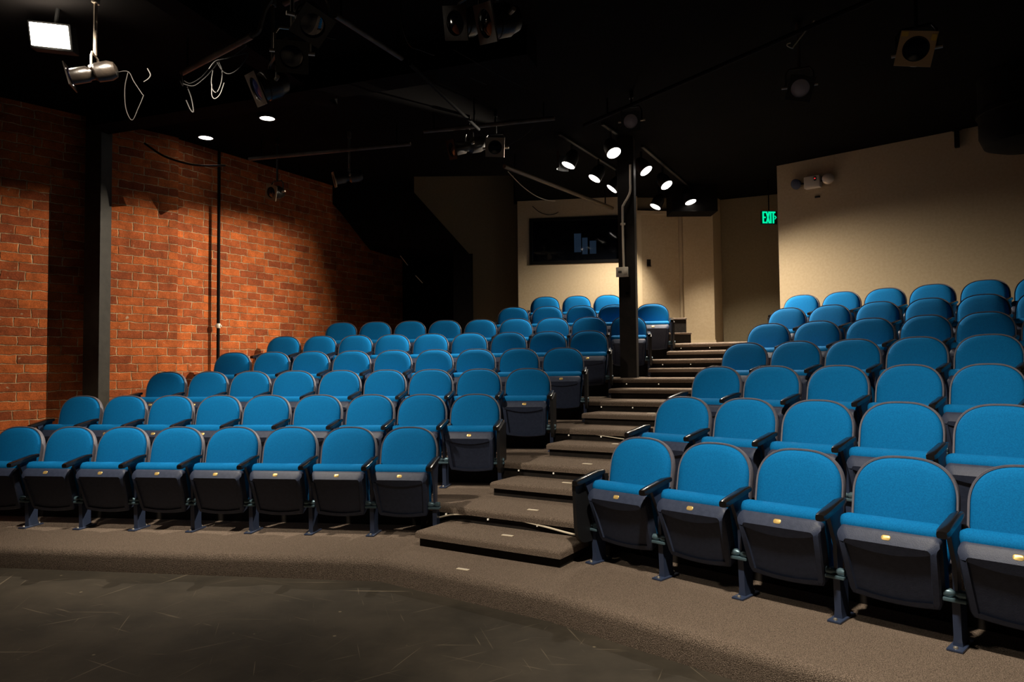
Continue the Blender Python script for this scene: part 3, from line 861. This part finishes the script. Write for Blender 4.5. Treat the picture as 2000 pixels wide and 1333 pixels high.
sp = on_right_wall(1597, 385)
t = thing('wall_sensor', 'tiny black sensor on the right wall under the emergency light', 'sensor', sp, ang)
bm = BM(); box(bm, -.035, .035, -.02, 0, -.013, .013, .004); obj('casing', bm, M['can'], t)

# black duct hanging at the top right, with its strut
a0, b0 = at(1926, 285, 7.3), at(2010, 310, 7.0)
t = thing('air_duct', 'black rounded duct dropping from the ceiling at the far right', 'duct', ((a0.x+b0.x)/2+.25, 7.2, ZC-.004), -.6)
bm = BM(); lathe(bm, [(.42, 0), (.42, -(ZC-a0.z)+.10), (.38, -(ZC-a0.z)+.0), (.25, -(ZC-a0.z)-.05), (.02, -(ZC-a0.z)-.06)], 28); obj('duct_body', bm, M['black'], t)
bm = BM(); lathe(bm, [(.43, -.35), (.44, -.36), (.44, -.40), (.43, -.41)], 28); obj('duct_band', bm, M['black'], t)
st0 = on_right_wall(1871, 290)
t = thing('ceiling_strut', 'short black strut hanging from the ceiling against the right wall', 'strut', (st0.x+wrn.x*.05, st0.y+wrn.y*.05, st0.z), ang)
bm = BM(); box(bm, -.025, .025, -.03, .03, 0, ZC-st0.z, .004); obj('strut_bar', bm, M['black'], t, smooth=False)
bm = BM(); box(bm, -.05, .05, -.04, .04, ZC-st0.z-.012, ZC-st0.z, .002); obj('fixing_plate', bm, M['black'], t, smooth=False)

# dark steps at the top of the left block, leading to the door
for (u0, u1, v0, v1, Y, lab) in ((1246, 1343, 622, 652, 11.72, 'topmost dark block step below the door beside the left block'), (1246, 1352, 651, 676, 11.42, 'lower dark block step below the door beside the left block')):
    a, b = at(u0, v0, Y), at(u1, v1, Y)
    zb = tier_z(8 if Y > 11.6 else 7)
    t = thing('block_step', lab, 'step', ((a.x+b.x)/2+.2, Y+.2, zb), -.1, 'dark steps up to the door')
    hw = (b.x-a.x)/2-.2
    d1 = .12 if Y > 11.6 else .08
    bm = BM(); box(bm, -hw, hw, -.19, d1, 0, a.z-zb-.03, .003); obj('riser', bm, M['riser'], t, smooth=False)
    bm = BM(); box(bm, -hw-.01, hw+.01, -.20, d1+.01, a.z-zb-.03, a.z-zb, .008); obj('tread', bm, M['carpet'], t, smooth=False)

# ------------------------------------------------------------------ markers, studs and loose cable on the aisle steps
MK = [(904, 1113, 0, 'front edge of the stage tier'), (991, 1047, .5, 'lowest half step'), (1041, 997, 1, 'second tier edge'), (1108, 944, 1.5, 'second half step'), (1147, 907, 2, 'third tier edge'), (1204, 868, 2.5, 'third half step'), (1272, 808, 3.5, 'fourth half step')]
for (u, v, st, lab) in MK:
    z = T + DZ*st
    p = atz(u, v, z)
    t = thing('step_marker', 'small cream marker plate set in the carpet on the %s' % lab, 'marker', (p.x, p.y, z), -.5, 'marker plates on the aisle steps')
    bm = BM(); box(bm, -.045, .045, -.016, .016, 0, .004, .0015); obj('plate', bm, M['marker'], t, smooth=False)
    bm = BM(); box(bm, -.036, .036, -.009, .009, .004, .0055); obj('insert', bm, M['white'], t, smooth=False)
for k in range(2, 9):
    A, B = chord(k); e = (B-A).normalized(); nn = Vector((-e.y, e.x)); Ln = (B-A).length
    t = thing('stud_light_strip', 'thin strip of tiny lit studs under the nosing of the %s tier in the aisle' % ('second third fourth fifth sixth seventh top'.split()[k-2]), 'light', (A.x, A.y, tier_z(k)-.075), math.atan2(e.y, e.x), 'stud light strips on the aisle risers')
    bm = BM(); tube(bm, [Vector((.05, .028, 0)), Vector((Ln-.1, .028, 0))], .005, 6); obj('wire', bm, M['cable'], t)
    for f in (.16, .40, .66, .88):
        bm = BM(); box(bm, -.004, .004, .010, .026, -.007, .007, .001)
        o = obj('stud', bm, M['stud'], t, smooth=False); o.location.x = Ln*f
def cable(name, label, pts, r, group=None, m='cable', cat='cable', smooth=True):
    o = smooth_path(pts, 6) if smooth else [Vector(p) for p in pts]
    c = o[len(o)//2]
    bm = BM(); tube(bm, [p-c for p in o], r, 6)
    x = obj(name, bm, M[m]); x.location = c
    return tag(x, label, cat, group)
A, B = chord(2); zc = tier_z(1)+DZ/2
e = (B-A).normalized(); nn = Vector((-e.y, e.x))
cp_ = [A + e*f*(B-A).length + nn*.012 for f in (.12, .22, .4, .55, .7, .85, 1.0)]
cable('loose_cable', 'loose tan cable sagging along the riser above the lowest aisle step', [Vector((p.x, p.y, zc+h_)) for p, h_ in zip(cp_, (.012, .055, .075, .07, .045, .015, .012))], .007, None, 'galv')
A, B = chord(4)
e = (B-A).normalized(); nn = Vector((-e.y, e.x))
cp_ = [A + e*f*(B-A).length + nn*.012 for f in (.3, .45, .6, .75, .9)]
zc = tier_z(3)+DZ/2
cable('loose_cable', 'loose tan cable drooping along the fourth tier riser in the aisle', [Vector((p.x, p.y, zc+h_)) for p, h_ in zip(cp_, (.075, .05, .03, .035, .07))], .005, None, 'galv')

# ------------------------------------------------------------------ stage lighting rig
def rig_pipe(label, p, q, r=.024, m='pipe'):
    p, q = Vector(p), Vector(q); c = (p+q)/2
    t = thing('lighting_pipe', label, 'pipe', c, 0, 'lighting pipes under the ceiling')
    bm = BM(); tube(bm, [p-c, q-c], r, 12); obj('pipe_run', bm, M[m], t)
    for f in (.08, .92):
        x = (p-c)*(1-f) + (q-c)*f
        bm = BM(); tube(bm, [x + Vector((0, 0, .0)), Vector((x.x, x.y, ZC-.002-c.z))], .010, 6); obj('drop_rod', bm, M['black'], t)
    return p, q
rig_pipe('scratched metal lighting pipe with cables looped under it, upper left', at(356, 142, 6.3), at(492, 70, 5.7), .026, 'pipe')
rig_pipe('short dull lighting pipe sloping down from the top left of centre', atz(655, 30, 4.25), atz(785, 114, 4.25), .022)
rig_pipe('black lighting pipe running back over the middle of the left block', atz(800, 124, 4.16), atz(935, 253, 4.16), .018, 'black')
rig_pipe('dull tan lighting pipe above the control booth window', at(985, 325, 9.6), at(1196, 407, 12.0), .03, 'brownpipe')
rig_pipe('dark lighting pipe carrying the spotlights at the upper right', (.85, 8.1, 4.27), (3.65, 4.05, 4.27), .02, 'black')
rig_pipe('dark lighting pipe carrying the spotlights near the brick wall', (-3.35, 9.1, 4.22), (-1.2, 8.55, 4.22))
rig_pipe('dark lighting pipe carrying the blue framed spotlight', (-1.0, 8.25, 4.27), (.5, 7.85, 4.27))
rig_pipe('dark lighting pipe carrying the paired spotlights at the top middle', (-1.72, 5.40, 4.32), (.6, 3.75, 4.32))

def stage_light(label, pos, aim, size=1., kind='fresnel', frame=None, lens='lensdark', body='metaldark', hang=None, roll=0., yoke='metaldark', group='stage spotlights hanging from the ceiling'):
    """theatre spotlight: pos is the front lens centre, aim its direction; hang is the height of the pipe above"""
    pos = Vector(pos); n = Vector(aim).normalized()
    t = thing('stage_spotlight', label, 'spotlight', pos, 0, group)
    Fm = frame_to(n) @ Matrix.Rotation(roll, 4, 'Z') @ Matrix.Scale(size, 4)
    L_ = .24 if kind == 'fresnel' else .46
    if kind == 'fresnel':
        prof = [(.095, .0), (.105, .0), (.105, .05), (.112, .055), (.112, .15), (.10, .17), (.085, .22), (.05, .24), (.01, .245)]
    else:
        prof = [(.075, .0), (.085, .0), (.085, .16), (.07, .18), (.07, .22), (.10, .25), (.105, .38), (.08, .44), (.03, .46), (.005, .462)]
    bm = BM(); lathe(bm, prof, 22, Fm); obj('lamp_housing', bm, M[body], t)
    bm = BM(); lathe(bm, [(.097, .005), (.09, -.006), (.05, -.018), (.01, -.022)], 22, Fm); obj('lens', bm, M[lens], t)
    # square colour frame in front, a plate with a round hole
    g = .125
    bm = BM(); N4 = 32
    outer, inner = [], []
    for i in range(N4):
        a = 2*pi*i/N4 + pi/4
        m_ = max(abs(cos(a)), abs(sin(a)))
        outer.append((g*cos(a)/m_, g*sin(a)/m_)); inner.append((.092*cos(a), .092*sin(a)))
    V = [[bm.verts.new(Fm @ Vector((x, y, z))) for x, y in ring] for ring, z in ((outer, -.024), (inner, -.024), (inner, -.012), (outer, -.012))]
    for a, b in ((0, 1), (1, 2), (2, 3), (3, 0)):
        for i in range(N4):
            j = (i+1) % N4; bm.faces.new((V[a][i], V[a][j], V[b][j], V[b][i]))
    obj('color_frame', bm, M[frame or 'metaldark'], t, smooth=False)
    # yoke and clamp
    top = Vector((0, 0, ZC-.031-pos.z))
    mid = -n*(L_*.5*size)
    side = n.cross(Vector((0, 0, 1)))
    side = side.normalized() if side.length > .1 else Vector((1, 0, 0))
    rr = .135*size
    bm = BM()
    yk = [mid + side*rr, mid + side*rr + Vector((0, 0, .14*size)), mid + side*rr*.75 + Vector((0, 0, .19*size)), mid - side*rr*.75 + Vector((0, 0, .19*size)), mid - side*rr + Vector((0, 0, .14*size)), mid - side*rr]
    tube(bm, yk, .011*size, 6); obj('yoke', bm, M[yoke], t)
    ct = Vector((mid.x, mid.y, top.z))
    bm = BM(); tube(bm, [mid + Vector((0, 0, .19*size)), ct], .014, 8); box(bm, ct.x-.02, ct.x+.02, ct.y-.03, ct.y+.03, ct.z-.05, ct.z+.03, .006); obj('clamp', bm, M[yoke], t)
    for sg in (-1, 1):
        bm = BM(); tube(bm, [mid + side*sg*(rr-.02), mid + side*sg*(rr+.035)], .016*size, 8); obj('tilt_knob', bm, M['alum'], t)
    return t
stage_light('spotlight with metal edged frame hanging above the right downlight', at(505, 173, 5.5), (-.75, -.45, -.45), 1.0, 'fresnel', 'metaldark', 'lensdark', 'metaldark', 4.2, .2, 'pipe')
stage_light('spotlight caught in the glare beside the square floodlight', at(140, 150, 5.45), (-.93, -.25, -.27), .72, 'profile', 'metaldark', 'lensdark', 'metaldark', ZC, 0, 'alum')
stage_light('left one of the paired spotlights at the top middle of the ceiling', at(893, 45, 4.62), (-.6, -.6, -.35), .85, 'fresnel', 'metaldark', 'lensdark', 'metaldark', 4.17, .3, 'pipe')
stage_light('right one of the paired spotlights at the top middle of the ceiling', at(953, 45, 4.25), (-.75, -.35, -.30), .9, 'fresnel', 'pipe', 'lensdark', 'metaldark', 4.17, .3, 'pipe')
stage_light('spotlight with pale grey lens hanging above the right wall corner', at(1563, 172, 6.0), (-.30, -.85, -.50), .82, 'fresnel', 'metaldark', 'lensgrey', 'metaldark', 4.27, .25, 'pipe')
tt = stage_light('spotlight with tan square frame and dark blue lens at the upper right', at(1789, 96, 4.9), (-.50, -.80, -.22), .92, 'fresnel', 'gelframe', 'lensdark', 'metaldark', 4.27, .26, 'metaldark')
n = Vector((-.50, -.80, -.22)).normalized(); Fm = frame_to(n) @ Matrix.Rotation(.26, 4, 'Z') @ Matrix.Scale(.92, 4)
for (x0, x1, y0, y1) in ((.072, .118, .085, .118), (-.120, -.085, .060, .105)):
    bm = BM(); box(bm, x0, x1, y0, y1, -.028, -.0245, mtx=Fm); obj('tape_tab', bm, M['yellow'], tt, smooth=False)
stage_light('dim spotlight with frosted round lens above the lit track lights', at(1232, 237, 7.5), (-.25, -.9, -.35), .8, 'fresnel', 'can', 'lensgrey', 'can', 4.27, 0, 'can')
stage_light('spotlight with bluish square frame left of the lit track lights', at(967, 288, 8.0), (-.05, -.95, -.2), .85, 'fresnel', 'alum', 'lensdark', 'can', 4.27, .05, 'can')
stage_light('dark spotlight turned aside, left of the blue framed spotlight', at(885, 292, 8.2), (-.85, -.4, -.3), .9, 'profile', 'metaldark', 'lensdark', 'metaldark', 4.27, .2, 'metaldark')
stage_light('spotlight with tan frame hanging in front of the brick wall', at(531, 376, 8.95), (-.45, -.85, -.2), .75, 'fresnel', 'geldark', 'lensdark', 'metaldark', 4.22, .35, 'metaldark')
stage_light('spotlight turned sideways with a tan frame edge, right of the brick wall', at(655, 351, 8.75), (-.92, -.30, -.25), .75, 'profile', 'geldark', 'lensdark', 'metaldark', 4.22, .2, 'pipe')
stage_light('empty yoked spotlight above the cable loops, top left of centre', at(570, 110, 5.0), (.2, -.75, -.62), .9, 'fresnel', 'metaldark', 'lensdark', 'metaldark', 4.17, .0, 'alum')
stage_light('spotlight half hidden among cables at the top, left of centre', at(610, 48, 4.7), (.3, -.6, -.74), .9, 'fresnel', 'metaldark', 'lensdark', 'metaldark', 4.17, .4, 'pipe')

cab = [
 ('bundle of black cable running up the end of the scratched pipe', [(355, 142), (358, 168), (352, 158)], 6.2, .006),
 ('black cable swagged below the left end of the scratched pipe', [(360, 158), (372, 163), (392, 152), (408, 135), (420, 122)], 6.1, .005),
 ('second black cable swagged close under the left end of the pipe', [(358, 164), (378, 168), (396, 156), (412, 140), (430, 116)], 6.05, .005),
 ('black cable looping widely below the middle of the scratched pipe', [(424, 122), (436, 140), (450, 144), (468, 132), (484, 106), (478, 104), (440, 115)], 5.9, .005),
 ('black cable hanging in a deep loop under the scratched pipe', [(428, 122), (434, 140), (432, 162), (424, 180), (416, 176), (413, 160), (416, 138)], 5.9, .005),
 ('lowest deep loop of black cable under the scratched pipe', [(414, 165), (414, 186), (420, 193), (430, 184), (438, 162)], 5.85, .005),
 ('black cable pair drawn along the underside of the scratched pipe', [(408, 135), (422, 119), (450, 112), (480, 90), (474, 88)], 5.8, .005),
 ('black cable hanging straight down left of the deep loops', [(366, 170), (374, 192), (378, 218), (372, 214), (364, 196)], 6.1, .006),
 ('bent wire loop dangling from the back of the spotlight in the glare', [(226, 142), (250, 140), (262, 160), (278, 184), (280, 188), (270, 212), (258, 235), (246, 212), (244, 172), (250, 142)], 5.6, .0035),
 ('short curved wire hanging right of the spotlight in the glare', [(288, 134), (294, 146), (290, 154), (281, 160)], 5.6, .005),
 ('cable bundle sagging across the dark ceiling toward the brick wall', [(282, 280), (320, 305), (365, 320), (400, 324), (440, 324)], 8.2, .012),
 ('cable arching over the spotlights at the top left of centre', [(593, 44), (606, 42), (620, 55), (628, 66), (645, 74), (655, 76)], 5.0, .006),
 ('cable dropping from the ceiling right of the top spotlights', [(782, 0), (786, 50), (800, 88), (822, 98), (848, 108)], 5.3, .005),
 ('pale wire curving down above the control booth corner', [(992, 335), (1018, 362), (1045, 382), (1068, 391), (1085, 393)], 10.5, .006),
 ('dark cable hanging in a swag against the booth wall above its window', [(1040, 403), (1055, 415), (1075, 420), (1095, 412), (1106, 398)], 12.5, .006),
 ('bent wire safety hook hanging above the pale lensed spotlight', [(1590, 40), (1552, 88), (1548, 94), (1538, 90), (1538, 86), (1544, 84)], 5.8, .005),
 ('thin twin wire running across the dark ceiling above the blue framed spotlight, upper one', [(886, 97), (930, 122), (975, 147), (1026, 172)], 6.2, .004),
 ('thin wire running across the dark ceiling above the blue framed spotlight, lower one', [(889, 139), (920, 152), (950, 165)], 6.6, .005),
 ('slack cable rising from the blue framed spotlight toward the lit track lights', [(990, 285), (1020, 268), (1040, 250), (1046, 232)], 8.0, .004),
 ('conduit bent upward from the right end of the scratched pipe', [(492, 70), (505, 62), (512, 40), (518, 20), (530, 0)], 5.5, .018),
]
for lab, pts, Y, r in cab:
    pm = 'galv' if ('pale' in lab and 'dangling' not in lab) or 'bent wire safety' in lab else 'pipe' if 'conduit' in lab else 'cable'
    cable('hanging_cable' if 'conduit' not in lab else 'bent_conduit', lab, [at(u, v, Y) for u, v in pts], r, 'cables of the lighting rig', pm, 'cable' if 'conduit' not in lab else 'conduit')
